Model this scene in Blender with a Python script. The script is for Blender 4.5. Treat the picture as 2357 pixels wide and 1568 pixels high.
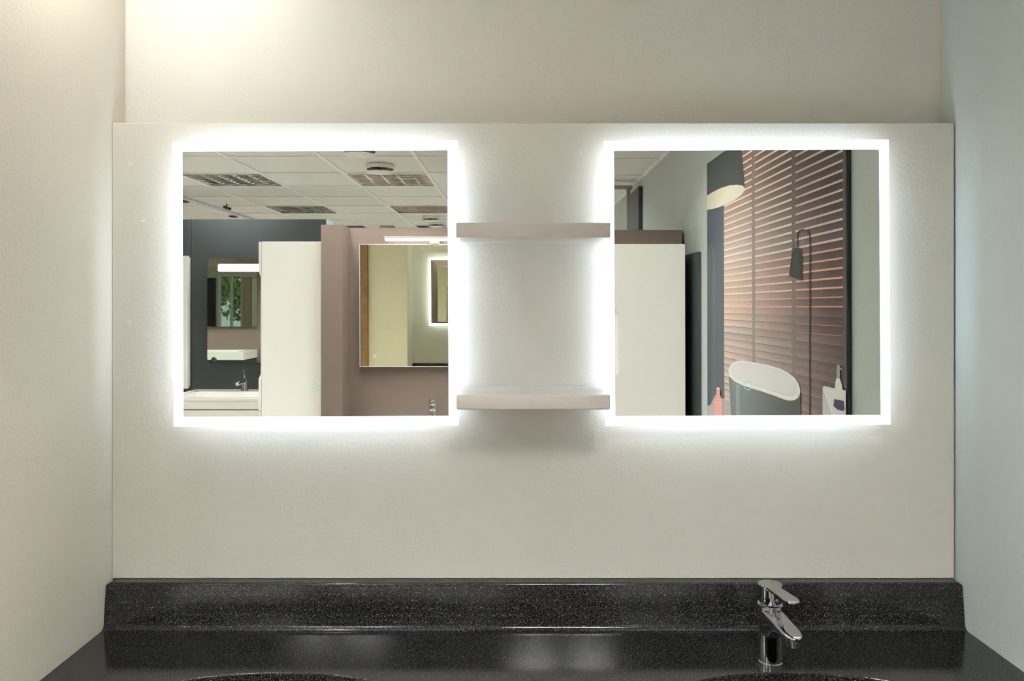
import bpy, bmesh, math, random
from mathutils import Vector, Matrix, Euler
random.seed(7)
S = bpy.context.scene
COL = S.collection
PI = math.pi
for o in list(bpy.data.objects): bpy.data.objects.remove(o)

# ------------------------------------------------------------------ camera
F = 1740.0                      # focal length in pixels of the 2357 frame
PX, PY = 1180.0, 695.0          # principal point
D0 = 0.6*F/656.0                # camera to the mirror glass
ZC = 1.56
CAM = Vector((0, -D0, ZC))
cd = bpy.data.cameras.new('camera'); cam = bpy.data.objects.new('camera', cd); COL.objects.link(cam)
cam.location = CAM; cam.rotation_euler = (PI/2, 0, 0)
cd.sensor_width = 36; cd.lens = 36*F/2357
cd.shift_x = -(PX-1178.5)/2357; cd.shift_y = -(784-PY)/2357
cd.clip_start = 0.02
S.camera = cam
# ------------------------------------------------------------------ world
w = bpy.data.worlds.new('world'); S.world = w; w.use_nodes = True
nt = w.node_tree; bg = nt.nodes['Background']
sky = nt.nodes.new('ShaderNodeTexSky'); sky.sky_type = 'HOSEK_WILKIE'; sky.turbidity = 3
sky.sun_direction = Vector((-0.5, 0.3, 0.6)).normalized()
nt.links.new(sky.outputs[0], bg.inputs[0]); bg.inputs[1].default_value = 4.0
# ------------------------------------------------------------------ exposure
S.view_settings.view_transform = 'Standard'; S.view_settings.look = 'None'
S.view_settings.exposure = 0.5; S.view_settings.gamma = 1.0
S.view_settings.use_curve_mapping = False
S.cycles.max_bounces = 14; S.cycles.glossy_bounces = 10; S.cycles.diffuse_bounces = 6
S.cycles.sample_clamp_indirect = 6.0
LAMP = 215.0      # ceiling lamps
BAND = 2.4       # lit band of the mirrors
LED = 10.0        # light strips behind the mirrors

# ------------------------------------------------------------------ materials
def lin(c):
    return tuple(((v/255)/12.92 if v/255 <= .04045 else ((v/255+.055)/1.055)**2.4) for v in c) + (1,)
def mat(name, rgb, rough=.5, metal=0, bump=0, bscale=200, spec=.5, var=0, vscale=3, coat=0, emit=0, ecol=None):
    m = bpy.data.materials.new(name); m.use_nodes = True
    n = m.node_tree.nodes; l = m.node_tree.links; b = n['Principled BSDF']
    c = lin(rgb); b.inputs['Base Color'].default_value = c
    b.inputs['Roughness'].default_value = rough; b.inputs['Metallic'].default_value = metal
    b.inputs['Specular IOR Level'].default_value = spec; b.inputs['Coat Weight'].default_value = coat
    tc = n.new('ShaderNodeTexCoord')
    if var:
        no = n.new('ShaderNodeTexNoise'); no.inputs['Scale'].default_value = vscale; no.inputs['Detail'].default_value = 3
        l.new(tc.outputs['Object'], no.inputs['Vector'])
        r = n.new('ShaderNodeMapRange'); r.inputs[1].default_value = .3; r.inputs[2].default_value = .7
        r.inputs[3].default_value = 1-var; r.inputs[4].default_value = 1+var
        l.new(no.outputs[0], r.inputs[0])
        mx = n.new('ShaderNodeVectorMath'); mx.operation = 'SCALE'; mx.inputs[0].default_value = c[:3]
        l.new(r.outputs[0], mx.inputs['Scale']); l.new(mx.outputs[0], b.inputs['Base Color'])
    if bump:
        no = n.new('ShaderNodeTexNoise'); no.inputs['Scale'].default_value = bscale; no.inputs['Detail'].default_value = 2
        l.new(tc.outputs['Object'], no.inputs['Vector'])
        bp = n.new('ShaderNodeBump'); bp.inputs['Strength'].default_value = bump; bp.inputs['Distance'].default_value = .001
        l.new(no.outputs[0], bp.inputs['Height']); l.new(bp.outputs[0], b.inputs['Normal'])
    if emit:
        b.inputs['Emission Color'].default_value = ecol or (1, 1, 1, 1); b.inputs['Emission Strength'].default_value = emit
    return m
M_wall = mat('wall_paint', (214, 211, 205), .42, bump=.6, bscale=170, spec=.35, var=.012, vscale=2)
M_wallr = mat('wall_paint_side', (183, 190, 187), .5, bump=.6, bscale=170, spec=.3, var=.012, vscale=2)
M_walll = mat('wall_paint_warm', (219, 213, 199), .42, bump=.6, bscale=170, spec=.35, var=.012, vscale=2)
M_panel = mat('panel_paint', (206, 203, 195), .36, bump=.5, bscale=130, spec=.4, var=.015, vscale=3)
M_fill = mat('filler', (216, 214, 208), .6)
M_taupe = mat('taupe_paint', (92, 80, 73), .35, bump=.15, bscale=250, spec=.4)
M_dark = mat('anthracite_paint', (36, 40, 41), .38, bump=.15, bscale=250, spec=.4)
M_floor = mat('floor_vinyl', (206, 201, 192), .3, var=.03, vscale=4)
M_tile = mat('ceiling_tile', (226, 225, 219), .9, bump=.6, bscale=300, var=.04, vscale=160)
M_runner = mat('runner_white', (244, 247, 250), .35)
M_cab = mat('white_lacquer', (240, 240, 234), .18, spec=.5, coat=.2)
M_ceram = mat('ceramic', (246, 245, 240), .08, spec=.6)
M_chrome = mat('chrome', (205, 207, 210), .05, metal=1)
M_louvre = mat('louvre_metal', (222, 221, 214), .06, metal=1)
M_reflector = mat('reflector', (225, 224, 218), .4)
M_black = mat('black_plastic', (22, 23, 25), .4)
M_void = mat('dark_gap', (18, 18, 18), .8)
M_grey = mat('grey_metal', (150, 148, 142), .35, metal=.4)
M_wood = mat('brown_wood', (104, 74, 36), .45, var=.25, vscale=14)
M_wood2 = mat('beige_wood', (170, 158, 136), .5, var=.08, vscale=20)
M_white = mat('white_plastic', (235, 233, 226), .35)
M_shelf = mat('shelf_lacquer', (196, 191, 187), .3, bump=.12, bscale=420, spec=.4)
M_leaf = mat('leaves', (170, 170, 80), .6, var=.5, vscale=2)
M_bark = mat('bark', (80, 66, 52), .8)
M_ground = mat('pavement', (150, 150, 150), .8)

def mirror_mat(name, rgb):
    m = mat(name, rgb, 0.0, metal=1); return m
M_mirror = mirror_mat('silvered_glass', (247, 249, 247))
M_mirror_b = mirror_mat('silvered_glass_warm', (226, 228, 206))
M_mirror_c = mirror_mat('silvered_glass_green', (222, 230, 220))
def emis(name, col, s):
    m = bpy.data.materials.new(name); m.use_nodes = True
    n = m.node_tree.nodes; l = m.node_tree.links; n.remove(n['Principled BSDF'])
    e = n.new('ShaderNodeEmission'); e.inputs[0].default_value = (*col, 1); e.inputs[1].default_value = s
    l.new(e.outputs[0], n['Material Output'].inputs[0]); return m
E_band = emis('lit_band', (.92, .97, 1.0), BAND)
E_led = emis('led_light', (.68, .84, 1.0), LED)
E_lamp = emis('lamp_light', (.985, .99, .965), LAMP)
E_down = emis('downlight_glow', (1.0, .985, .93), 165.0)
E_bar = emis('bar_light', (1.0, .93, .88), 24.0)
E_bar2 = emis('bar_light_cool', (.97, .98, 1.0), 10.0)
E_ring = emis('ring_light', (.28, .75, .66), .75)
M_glass = bpy.data.materials.new('pane_glass'); M_glass.use_nodes = True
_n = M_glass.node_tree.nodes; _l = M_glass.node_tree.links
_n['Principled BSDF'].inputs['Transmission Weight'].default_value = 1; _n['Principled BSDF'].inputs['Roughness'].default_value = 0
_n['Principled BSDF'].inputs['IOR'].default_value = 1.45

def stone_mat():
    m = bpy.data.materials.new('speckled_black_stone'); m.use_nodes = True
    n = m.node_tree.nodes; l = m.node_tree.links; b = n['Principled BSDF']
    tc = n.new('ShaderNodeTexCoord')
    out = None
    def layer(scale, lo, hi, col, prev):
        v = n.new('ShaderNodeTexNoise'); v.inputs['Scale'].default_value = scale; v.inputs['Detail'].default_value = 1.5
        l.new(tc.outputs['Object'], v.inputs['Vector'])
        r = n.new('ShaderNodeMapRange'); r.inputs[1].default_value = lo; r.inputs[2].default_value = hi
        l.new(v.outputs[0], r.inputs[0])
        mx = n.new('ShaderNodeMix'); mx.data_type = 'RGBA'
        l.new(r.outputs[0], mx.inputs[0]); mx.inputs[7].default_value = col
        if prev is None: mx.inputs[6].default_value = (.0035, .0035, .0037, 1)
        else: l.new(prev, mx.inputs[6])
        return mx.outputs[2]
    o = layer(420, .46, .72, (.022, .022, .021, 1), None)
    o = layer(700, .63, .72, (.25, .25, .245, 1), o)
    l.new(o, b.inputs['Base Color'])
    b.inputs['Roughness'].default_value = .09; b.inputs['Specular IOR Level'].default_value = .3
    no = n.new('ShaderNodeTexNoise'); no.inputs['Scale'].default_value = 500
    l.new(tc.outputs['Object'], no.inputs['Vector'])
    bp = n.new('ShaderNodeBump'); bp.inputs['Strength'].default_value = .06; bp.inputs['Distance'].default_value = .001
    l.new(no.outputs[0], bp.inputs['Height']); l.new(bp.outputs[0], b.inputs['Normal'])
    return m
M_stone = stone_mat()

def print_mat(name, grain=0.0):
    m = bpy.data.materials.new(name); m.use_nodes = True
    n = m.node_tree.nodes; l = m.node_tree.links; b = n['Principled BSDF']
    a = n.new('ShaderNodeVertexColor'); a.layer_name = 'col'
    b.inputs['Roughness'].default_value = .4; b.inputs['Specular IOR Level'].default_value = .08
    if grain:
        tc = n.new('ShaderNodeTexCoord'); mp = n.new('ShaderNodeMapping'); mp.inputs['Scale'].default_value = (1, 5, 70)
        l.new(tc.outputs['Object'], mp.inputs[0])
        no = n.new('ShaderNodeTexNoise'); no.inputs['Scale'].default_value = 3.5; no.inputs['Detail'].default_value = 4
        l.new(mp.outputs[0], no.inputs['Vector'])
        r = n.new('ShaderNodeMapRange'); r.inputs[1].default_value = .3; r.inputs[2].default_value = .7
        r.inputs[3].default_value = 1-grain; r.inputs[4].default_value = 1+grain
        l.new(no.outputs[0], r.inputs[0])
        mx = n.new('ShaderNodeVectorMath'); mx.operation = 'SCALE'
        l.new(a.outputs[0], mx.inputs[0]); l.new(r.outputs[0], mx.inputs['Scale']); l.new(mx.outputs[0], b.inputs['Base Color'])
    else: l.new(a.outputs[0], b.inputs['Base Color'])
    return m
M_print = print_mat('poster_print'); M_printw = print_mat('poster_print_wood', .14)

# ------------------------------------------------------------------ helpers
def BM(): return bmesh.new()
def box(bm, x0, x1, y0, y1, z0, z1, bev=0, seg=2):
    b2 = bmesh.new(); bmesh.ops.create_cube(b2, size=1)
    for v in b2.verts:
        v.co = Vector(((x0+x1)/2+v.co.x*(x1-x0), (y0+y1)/2+v.co.y*(y1-y0), (z0+z1)/2+v.co.z*(z1-z0)))
    if bev: bmesh.ops.bevel(b2, geom=b2.edges[:], offset=bev, segments=seg, affect='EDGES', profile=.5)
    join(bm, b2); return bm
def join(bm, b2):
    me = bpy.data.meshes.new('tmp'); b2.to_mesh(me); bm.from_mesh(me); bpy.data.meshes.remove(me); b2.free()
def lathe(bm, prof, cx, cy, cz=0, n=32, sx=1, sy=1):
    rings = []
    for r, z in prof:
        rings.append([bm.verts.new((cx+r*sx*math.cos(2*PI*i/n), cy+r*sy*math.sin(2*PI*i/n), cz+z)) for i in range(n)])
    for a, b in zip(rings, rings[1:]):
        for i in range(n):
            f = bm.faces.new((a[i], a[(i+1) % n], b[(i+1) % n], b[i])); f.smooth = True
    for rg, rev in ((rings[0], True), (rings[-1], False)):
        if prof[0 if rev else -1][0] > 1e-5:
            bm.faces.new(rg[::-1] if rev else rg)
    return bm
def tube(bm, pts, r, n=10):
    pts = [Vector(p) for p in pts]; rings = []
    for i, p in enumerate(pts):
        d = (pts[min(i+1, len(pts)-1)]-pts[max(i-1, 0)]).normalized()
        up = Vector((0, 0, 1)) if abs(d.z) < .9 else Vector((1, 0, 0))
        a = d.cross(up).normalized(); b = d.cross(a)
        rr = r[i] if isinstance(r, (list, tuple)) else r
        rings.append([bm.verts.new(p+a*rr*math.cos(2*PI*k/n)+b*rr*math.sin(2*PI*k/n)) for k in range(n)])
    for a, b in zip(rings, rings[1:]):
        for i in range(n):
            f = bm.faces.new((a[i], a[(i+1) % n], b[(i+1) % n], b[i])); f.smooth = True
    bm.faces.new(rings[0][::-1]); bm.faces.new(rings[-1]); return bm
def prism(bm, poly, axis, a, b, bev=0):
    """poly in the plane normal to axis, between a and b"""
    def P(u, v, t):
        return {'Y': (u, t, v), 'x': (t, u, v), 'y': (u, t, v), 'z': (u, v, t)}[axis]
    b2 = bmesh.new()
    lo = [b2.verts.new(P(u, v, a)) for u, v in poly]; hi = [b2.verts.new(P(u, v, b)) for u, v in poly]
    b2.faces.new(lo); b2.faces.new(hi[::-1]); n = len(poly)
    for i in range(n): b2.faces.new((lo[i], hi[i], hi[(i+1) % n], lo[(i+1) % n]))
    if bev: bmesh.ops.bevel(b2, geom=b2.edges[:], offset=bev, segments=2, affect='EDGES', profile=.5)
    join(bm, b2); return bm
def rrect(x0, x1, z0, z1, r, n=6):
    pts = []
    for cx, cz, a0 in ((x1-r, z1-r, 0), (x0+r, z1-r, PI/2), (x0+r, z0+r, PI), (x1-r, z0+r, 3*PI/2)):
        for i in range(n+1):
            a = a0+PI/2*i/n; pts.append((cx+r*math.cos(a), cz+r*math.sin(a)))
    return pts
def frame(bm, x0, x1, z0, z1, t, y0, y1):
    box(bm, x0, x1, y0, y1, z1-t, z1); box(bm, x0, x1, y0, y1, z0, z0+t)
    box(bm, x0, x0+t, y0, y1, z0+t, z1-t); box(bm, x1-t, x1, y0, y1, z0+t, z1-t); return bm
def tag(o, label=None, cat=None, group=None, kind=None):
    for k, v in (('label', label), ('category', cat), ('group', group), ('kind', kind)):
        if v: o[k] = v
    return o
def thing(name, label, cat, loc=(0, 0, 0), rot=(0, 0, 0), group=None):
    o = bpy.data.objects.new(name, None); COL.objects.link(o); o.empty_display_size = .05
    o.location = loc; o.rotation_euler = rot; return tag(o, label, cat, group)
def wm(o):
    m = Matrix.LocRotScale(o.location, o.rotation_euler, o.scale)
    return wm(o.parent) @ m if o.parent else m
def obj(name, bm, m, parent=None, local=False, smooth=False, label=None, kind=None, sharp=35):
    bmesh.ops.recalc_face_normals(bm, faces=bm.faces[:])
    if parent is not None and not local: bm.transform(wm(parent).inverted())
    me = bpy.data.meshes.new(name); bm.to_mesh(me); bm.free(); me.materials.append(m)
    o = bpy.data.objects.new(name, me); COL.objects.link(o)
    if parent is not None: o.parent = parent
    if smooth:
        me.shade_smooth(); me.set_sharp_from_angle(angle=math.radians(sharp))
    if label: o['label'] = label
    if kind: o['kind'] = kind
    return o
def struct(name, bm, m, parent=None): return obj(name, bm, m, parent, kind='structure')
def single(name, bm, m, label, cat, group=None, smooth=False):
    return tag(obj(name, bm, m, smooth=smooth), label, cat, group)

# the two lit mirrors: centre, rotation, and the reflection they make
ML = dict(c=Vector((-.4153, 0, ZC+.0384)), rot=(-.00144, -.0046, -.00488))
MR_ = dict(c=Vector((.4939, 0, ZC+.0402)), rot=(-.0037, -.0046, .0017))
for q in (ML, MR_): q['n'] = Euler(q['rot']).to_matrix() @ Vector((0, -1, 0))
def R(q, px, py, axis, val):
    """where the thing seen at a pixel of the reflection really stands, on the plane axis = val"""
    ray = Vector(((px-PX)/F, 1, -(py-PY)/F)); n = q['n']; p = q['c']
    A = CAM-2*((CAM-p).dot(n))*n; B = ray-2*ray.dot(n)*n
    i = 'xyz'.index(axis); d = (val-A[i])/B[i]
    return A+B*d
def L(px, py, y): return R(ML, px, py, 'y', y)
def Q(px, py, y): return R(MR_, px, py, 'y', y)
def W(px, py, y):
    d = y+D0; return Vector(((px-PX)*d/F, y, ZC-(py-PY)*d/F))

# ================================================================== room shell
XR = .9555; XL = -.864; YB = .096; YP = .0385; ZCEIL = 2.487; YFAR = -9.0; XFAR = -8.6
b = BM(); box(b, -1.19, XR+.15, YB, YB+.12, 0, 2.62); struct('wall_back', b, M_wall)
b = BM(); box(b, -1.19, XL, -.33, YB-.0002, 0, 2.36, .002, 1); struct('wall_left', b, M_walll)
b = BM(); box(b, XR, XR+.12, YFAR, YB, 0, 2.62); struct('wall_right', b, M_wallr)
b = BM(); box(b, XFAR, -1.19, YB, YB+.12, 0, 2.62); struct('wall_back_far', b, M_taupe)
b = BM(); box(b, XFAR-.12, XFAR, YFAR, YB, 0, 2.62); struct('wall_left_far', b, M_wall)
b = BM(); box(b, XFAR-.2, XR+.2, YFAR-.2, YB+.2, -.1, 0); struct('floor', b, M_floor)
b = BM(); box(b, -1.235, -1.19, -.345, -.2, 0, 2.36, .003, 1); struct('trim_1', b, M_wood)
# far wall with a window
wx0, wx1, wz0, wz1 = -7.58, -6.96, .5, 2.3
b = BM(); box(b, XFAR-.12, wx0, YFAR-.12, YFAR, 0, 2.62); box(b, wx1, XR+.12, YFAR-.12, YFAR, 0, 2.62)
box(b, wx0, wx1, YFAR-.12, YFAR, 0, wz0); box(b, wx0, wx1, YFAR-.12, YFAR, wz1, 2.62)
struct('wall_front', b, M_wall)
b = BM(); frame(b, wx0, wx1, wz0, wz1, .05, YFAR-.1, YFAR-.02); box(b, -7.275, -7.225, YFAR-.1, YFAR-.02, wz0+.05, wz1-.05)
win = struct('window_1', b, M_white)
for x0, x1 in ((wx0+.05, -7.275), (-7.225, wx1-.05)):
    b = BM(); box(b, x0, x1, YFAR-.065, YFAR-.06, wz0+.05, wz1-.05); obj('window_pane', b, M_glass, win)

# ceiling: slab above, tiles and runners as parts
b = BM(); box(b, XFAR-.1, XR+.1, YFAR-.1, YB+.1, 2.62, 2.7); ceil = struct('ceiling', b, M_reflector)
XS = [XFAR] + [-1.846+.6*k for k in range(-11, 5)] + [XR]
TY = .597
YS = [YB] + [-3.2+TY*5-TY*k for k in range(0, 15)] + [YFAR]
fix = {}
for k in (-2.446, -1.246):
    for r in (0, 3, 6, 9, 12):
        if (k, r) != (-1.246, 0): fix[(round(k, 3), r)] = 1
for r in (2, 6, 9): fix[(-.046, r)] = 1  # unseen lights added to brighten the poster and cabinet fronts
fix[(-3.646, 1)] = 1  # extra unseen light, added to lift the taupe wall of the left bay
for k in (-4.846, -6.646):  # unseen lights added so the far left bay is not dim
    for r in (0, 6): fix[(round(k, 3), r)] = 1
tb = BM(); box(tb, -.5, .5, -.5, .5, 0, .018)
tile0 = obj('ceiling_tile', tb, M_tile, ceil, local=True)
first = True; fixtures = []
for i in range(len(XS)-1):
    for j in range(len(YS)-1):
        x0, x1, y1, y0 = XS[i], XS[i+1], YS[j], YS[j+1]
        if (round(x0, 3), j-1) in fix: fixtures.append(((x0+x1)/2, (y0+y1)/2)); continue
        t = tile0 if first else tile0.copy()
        if not first: COL.objects.link(t)
        first = False
        t.location = ((x0+x1)/2, (y0+y1)/2, ZCEIL+.006+random.uniform(0, .0025))
        t.scale = (x1-x0-.008, y1-y0-.008, 1)
for x in XS[1:-1]:
    b = BM(); box(b, x-.012, x+.012, YFAR, YB, ZCEIL, ZCEIL+.008); obj('ceiling_runner', b, M_runner, ceil)
for y in YS[1:-1]:
    b = BM(); box(b, XFAR, XR, y-.010, y+.010, ZCEIL+.0005, ZCEIL+.0075); obj('cross_runner', b, M_runner, ceil)
b = BM(); box(b, XR-.02, XR, YFAR, YB, ZCEIL-.003, ZCEIL+.008); obj('edge_runner', b, M_runner, ceil)

# ================================================================== niche
# mounting panel
pz0 = ZC-.5968; pz1 = ZC+.386
pan = thing('wall_panel', 'wide white painted panel standing proud of the wall behind both lit mirrors', 'panel', (0, YP, pz0))
b = BM(); box(b, XL+.0005, XR-.0035, YP, YB, pz0, pz1, .0012, 1); obj('board', b, M_panel, pan)
for px, py, r in ((301, 377, .0042), (330, 508, .0048), (297, 743, .0042), (1121, 352, .0048), (1337, 352, .0046), (1221, 362, .003), (2161, 345, .0038)):
    p = W(px, py, YP); b = BM(); lathe(b, [(r, 0), (r, .0005), (r*.8, .0008), (r*.55, .0002), (0, .0002)], 0, 0, 0, 16)
    b.transform(Matrix.Translation(p) @ Matrix.Rotation(PI/2, 4, 'X')); obj('filled_hole', b, M_fill, pan, smooth=True)

def led_mirror(q, label):
    t = thing('lit_mirror', label, 'mirror', q['c'], q['rot'], 'square mirrors with a lit border')
    H = .3; w_ = .0205
    b = BM(); box(b, -H+w_, H-w_, .0001, .006, -H+w_, H-w_); obj('mirror_glass', b, M_mirror, t, local=True)
    b = BM()
    for r0 in (1,):
        frame(b, -H, H, -H, H, w_-.0004, 0, .006)
    obj('light_border', b, E_band, t, local=True, label='frosted glass border glowing bluish white')
    b = BM(); box(b, -.246, .246, .006, .031, -.246, .246, .002, 1); obj('back_box', b, M_white, t, local=True)
    b = BM(); frame(b, -.251, .251, -.251, .251, .005, .009, .026); obj('light_strip', b, E_led, t, local=True)
    b = BM(); n = 40; r0, r1 = .0076, .0089
    vs = [[b.verts.new((r*math.cos(2*PI*i/n), -.0003, -.2168+r*math.sin(2*PI*i/n))) for i in range(n)] for r in (r0, r1)]
    for i in range(n): b.faces.new((vs[0][i], vs[0][(i+1) % n], vs[1][(i+1) % n], vs[1][i]))
    obj('touch_ring', b, E_ring, t, local=True, label='thin teal ring of the touch switch')
    return t
led_mirror(ML, 'left square mirror with a bright lit border, reflecting ceiling tiles and a dark wall')
led_mirror(MR_, 'right square mirror with a bright lit border, reflecting the slatted bathtub poster')

# shelves
def shelf(z0, z1, r, label):
    x0, x1 = .0405-.151, .0405+.1505
    yf = .848*F/1740 and (1.476-D0)
    b = BM(); box(b, x0, x1, yf, YP, z0, z1, r, 3)
    t = single('shelf', b, M_shelf, label, 'shelf', 'short white shelves between the mirrors', smooth=True); return t
shelf(ZC+.1256, ZC+.1545, .0012, 'upper white lacquered wall shelf between the two lit mirrors')
shelf(ZC-.2110, ZC-.1815, .0035, 'lower white lacquered wall shelf between the two lit mirrors')

# ------------------------------------------------------------------ countertop with two basins
ZT = ZC-.692
ctop = thing('countertop', 'speckled black stone washstand top with raised splashback under the lit mirrors', 'countertop', (0, -.2, ZT))
y_bs = 1.596-D0     # front of the splashback at the bottom
Y0 = -.42           # front edge
R_cove = .012
# splashback profile swept along X
prof = [(YP-.0005, ZT-.02), (YP-.0005, ZC-.597)]
yt = 1.604-D0
n = 6
for i in range(n+1):
    a = PI/2*i/n; r = .006
    prof.append((yt+r-r*math.sin(a), ZC-.597-r+r*math.cos(a)))
for i in range(n+1):
    a = PI/2*i/n
    prof.append((y_bs-R_cove+R_cove*math.cos(a), ZT+R_cove-R_cove*math.sin(a)))
ycut = y_bs-R_cove
prof += [(ycut, ZT-.02)]
b = BM()
def xs_at(k, s):   # the upper corners are rounded where the splashback meets the side walls
    return s
loops = []
NX = [XL+.0006, XL+.006, XL+.012, -.3, .3, XR-.012, XR-.006, XR-.0006]
for x in NX:
    e = min(x-XL, XR-x); drop = 0 if e > .011 else (.004 if e < .003 else .0012)
    loops.append([b.verts.new((x, y, z-(drop if z > ZC-.61 else 0))) for y, z in prof])
for a, c in zip(loops, loops[1:]):
    for i in range(len(prof)-1): b.faces.new((a[i], a[i+1], c[i+1], c[i]))
b.faces.new(loops[0]); b.faces.new(loops[-1][::-1])
obj('splashback', b, M_stone, ctop, smooth=True, sharp=40)
# top slab: a cell round each basin
def cell(bm, x0, x1, y0, y1, cx, cy, a, bb, n=96):
    rect, ell, fil = [], [], []
    angs = sorted(set([2*PI*i/n for i in range(n)]))
    # put the four corners on exact vertices
    corners = [math.atan2(yy-cy, xx-cx) % (2*PI) for xx, yy in ((x1, y1), (x0, y1), (x0, y0), (x1, y0))]
    for c in corners:
        k = min(range(len(angs)), key=lambda i: abs(angs[i]-c)); angs[k] = c
    for t in angs:
        dx, dy = math.cos(t), math.sin(t)
        s = min(((x1-cx)/dx if dx > 1e-9 else 1e9), ((x0-cx)/dx if dx < -1e-9 else 1e9),
                ((y1-cy)/dy if dy > 1e-9 else 1e9), ((y0-cy)/dy if dy < -1e-9 else 1e9))
        rect.append(bm.verts.new((cx+dx*s, cy+dy*s, ZT)))
        rr = 1/math.sqrt((dx/a)**2+(dy/bb)**2)
        ell.append(bm.verts.new((cx+dx*rr, cy+dy*rr, ZT)))
    m = len(angs)
    for i in range(m): bm.faces.new((rect[i], rect[(i+1) % m], ell[(i+1) % m], ell[i]))
BAS = [(-.4305, .30, .165), (.513, .30, .165)]
ytop = 1.413-D0
b = BM(); XM = .04
cyb = ytop-.165
for (cx, a, bb), (x0, x1) in zip(BAS, ((XL+.0006, XM), (XM, XR-.0006))):
    cell(b, x0, x1, Y0, ycut, cx, cyb, a, bb)
bmesh.ops.remove_doubles(b, verts=b.verts[:], dist=1e-5)
obj('top_slab', b, M_stone, ctop)
b = BM(); box(b, XL+.001, XR-.001, Y0-.001, Y0+.02, ZT-.142, ZT, .0); obj('front_edge', b, M_stone, ctop)
for cx, a, bb in BAS:
    b = BM(); prof2 = []
    for i in range(5):
        t = PI/2*i/4; prof2.append((1-.011+.011*(1-math.sin(t)) , -.0035*(1-math.cos(t))))
    prof2 = [(1.0, 0), (.996, -.0003), (.992, -.0012), (.989, -.003), (.985, -.007), (.96, -.03), (.92, -.06), (.82, -.095), (.62, -.12), (.35, -.13), (.075, -.134)]
    rings = []
    n = 96
    for r, z in prof2: rings.append([b.verts.new((cx+a*r*math.cos(2*PI*i/n), cyb+bb*r*math.sin(2*PI*i/n), ZT+z)) for i in range(n)])
    for u, v in zip(rings, rings[1:]):
        for i in range(n): b.faces.new((u[i], u[(i+1) % n], v[(i+1) % n], v[i]))
    bs = obj('basin', b, M_stone, ctop, smooth=True, sharp=60)
    b = BM(); lathe(b, [(.032, -.139), (.032, -.131), (.028, -.128), (0, -.127)], cx, cyb, ZT, 32); obj('drain', b, M_chrome, bs, smooth=True)
van = thing('vanity_cabinet', 'white base cabinet carrying the black stone washstand top', 'cabinet', (0, -.2, 0))
b = BM(); box(b, XL+.003, XR-.003, Y0+.03, YB-.002, .08, ZT-.146); obj('body', b, M_cab, van)
for i in range(4):
    x0 = XL+.004+i*(XR-XL-.008)/4; x1 = x0+(XR-XL-.008)/4
    b = BM(); box(b, x0+.002, x1-.002, Y0+.01, Y0+.0295, .09, ZT-.146, .002, 1); d = obj('door', b, M_cab, van)
    b = BM(); tube(b, [((x0+x1)/2-.05, Y0-.012, ZT-.19), ((x0+x1)/2+.05, Y0-.012, ZT-.19)], .004); obj('handle', b, M_chrome, d, smooth=True)

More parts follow.
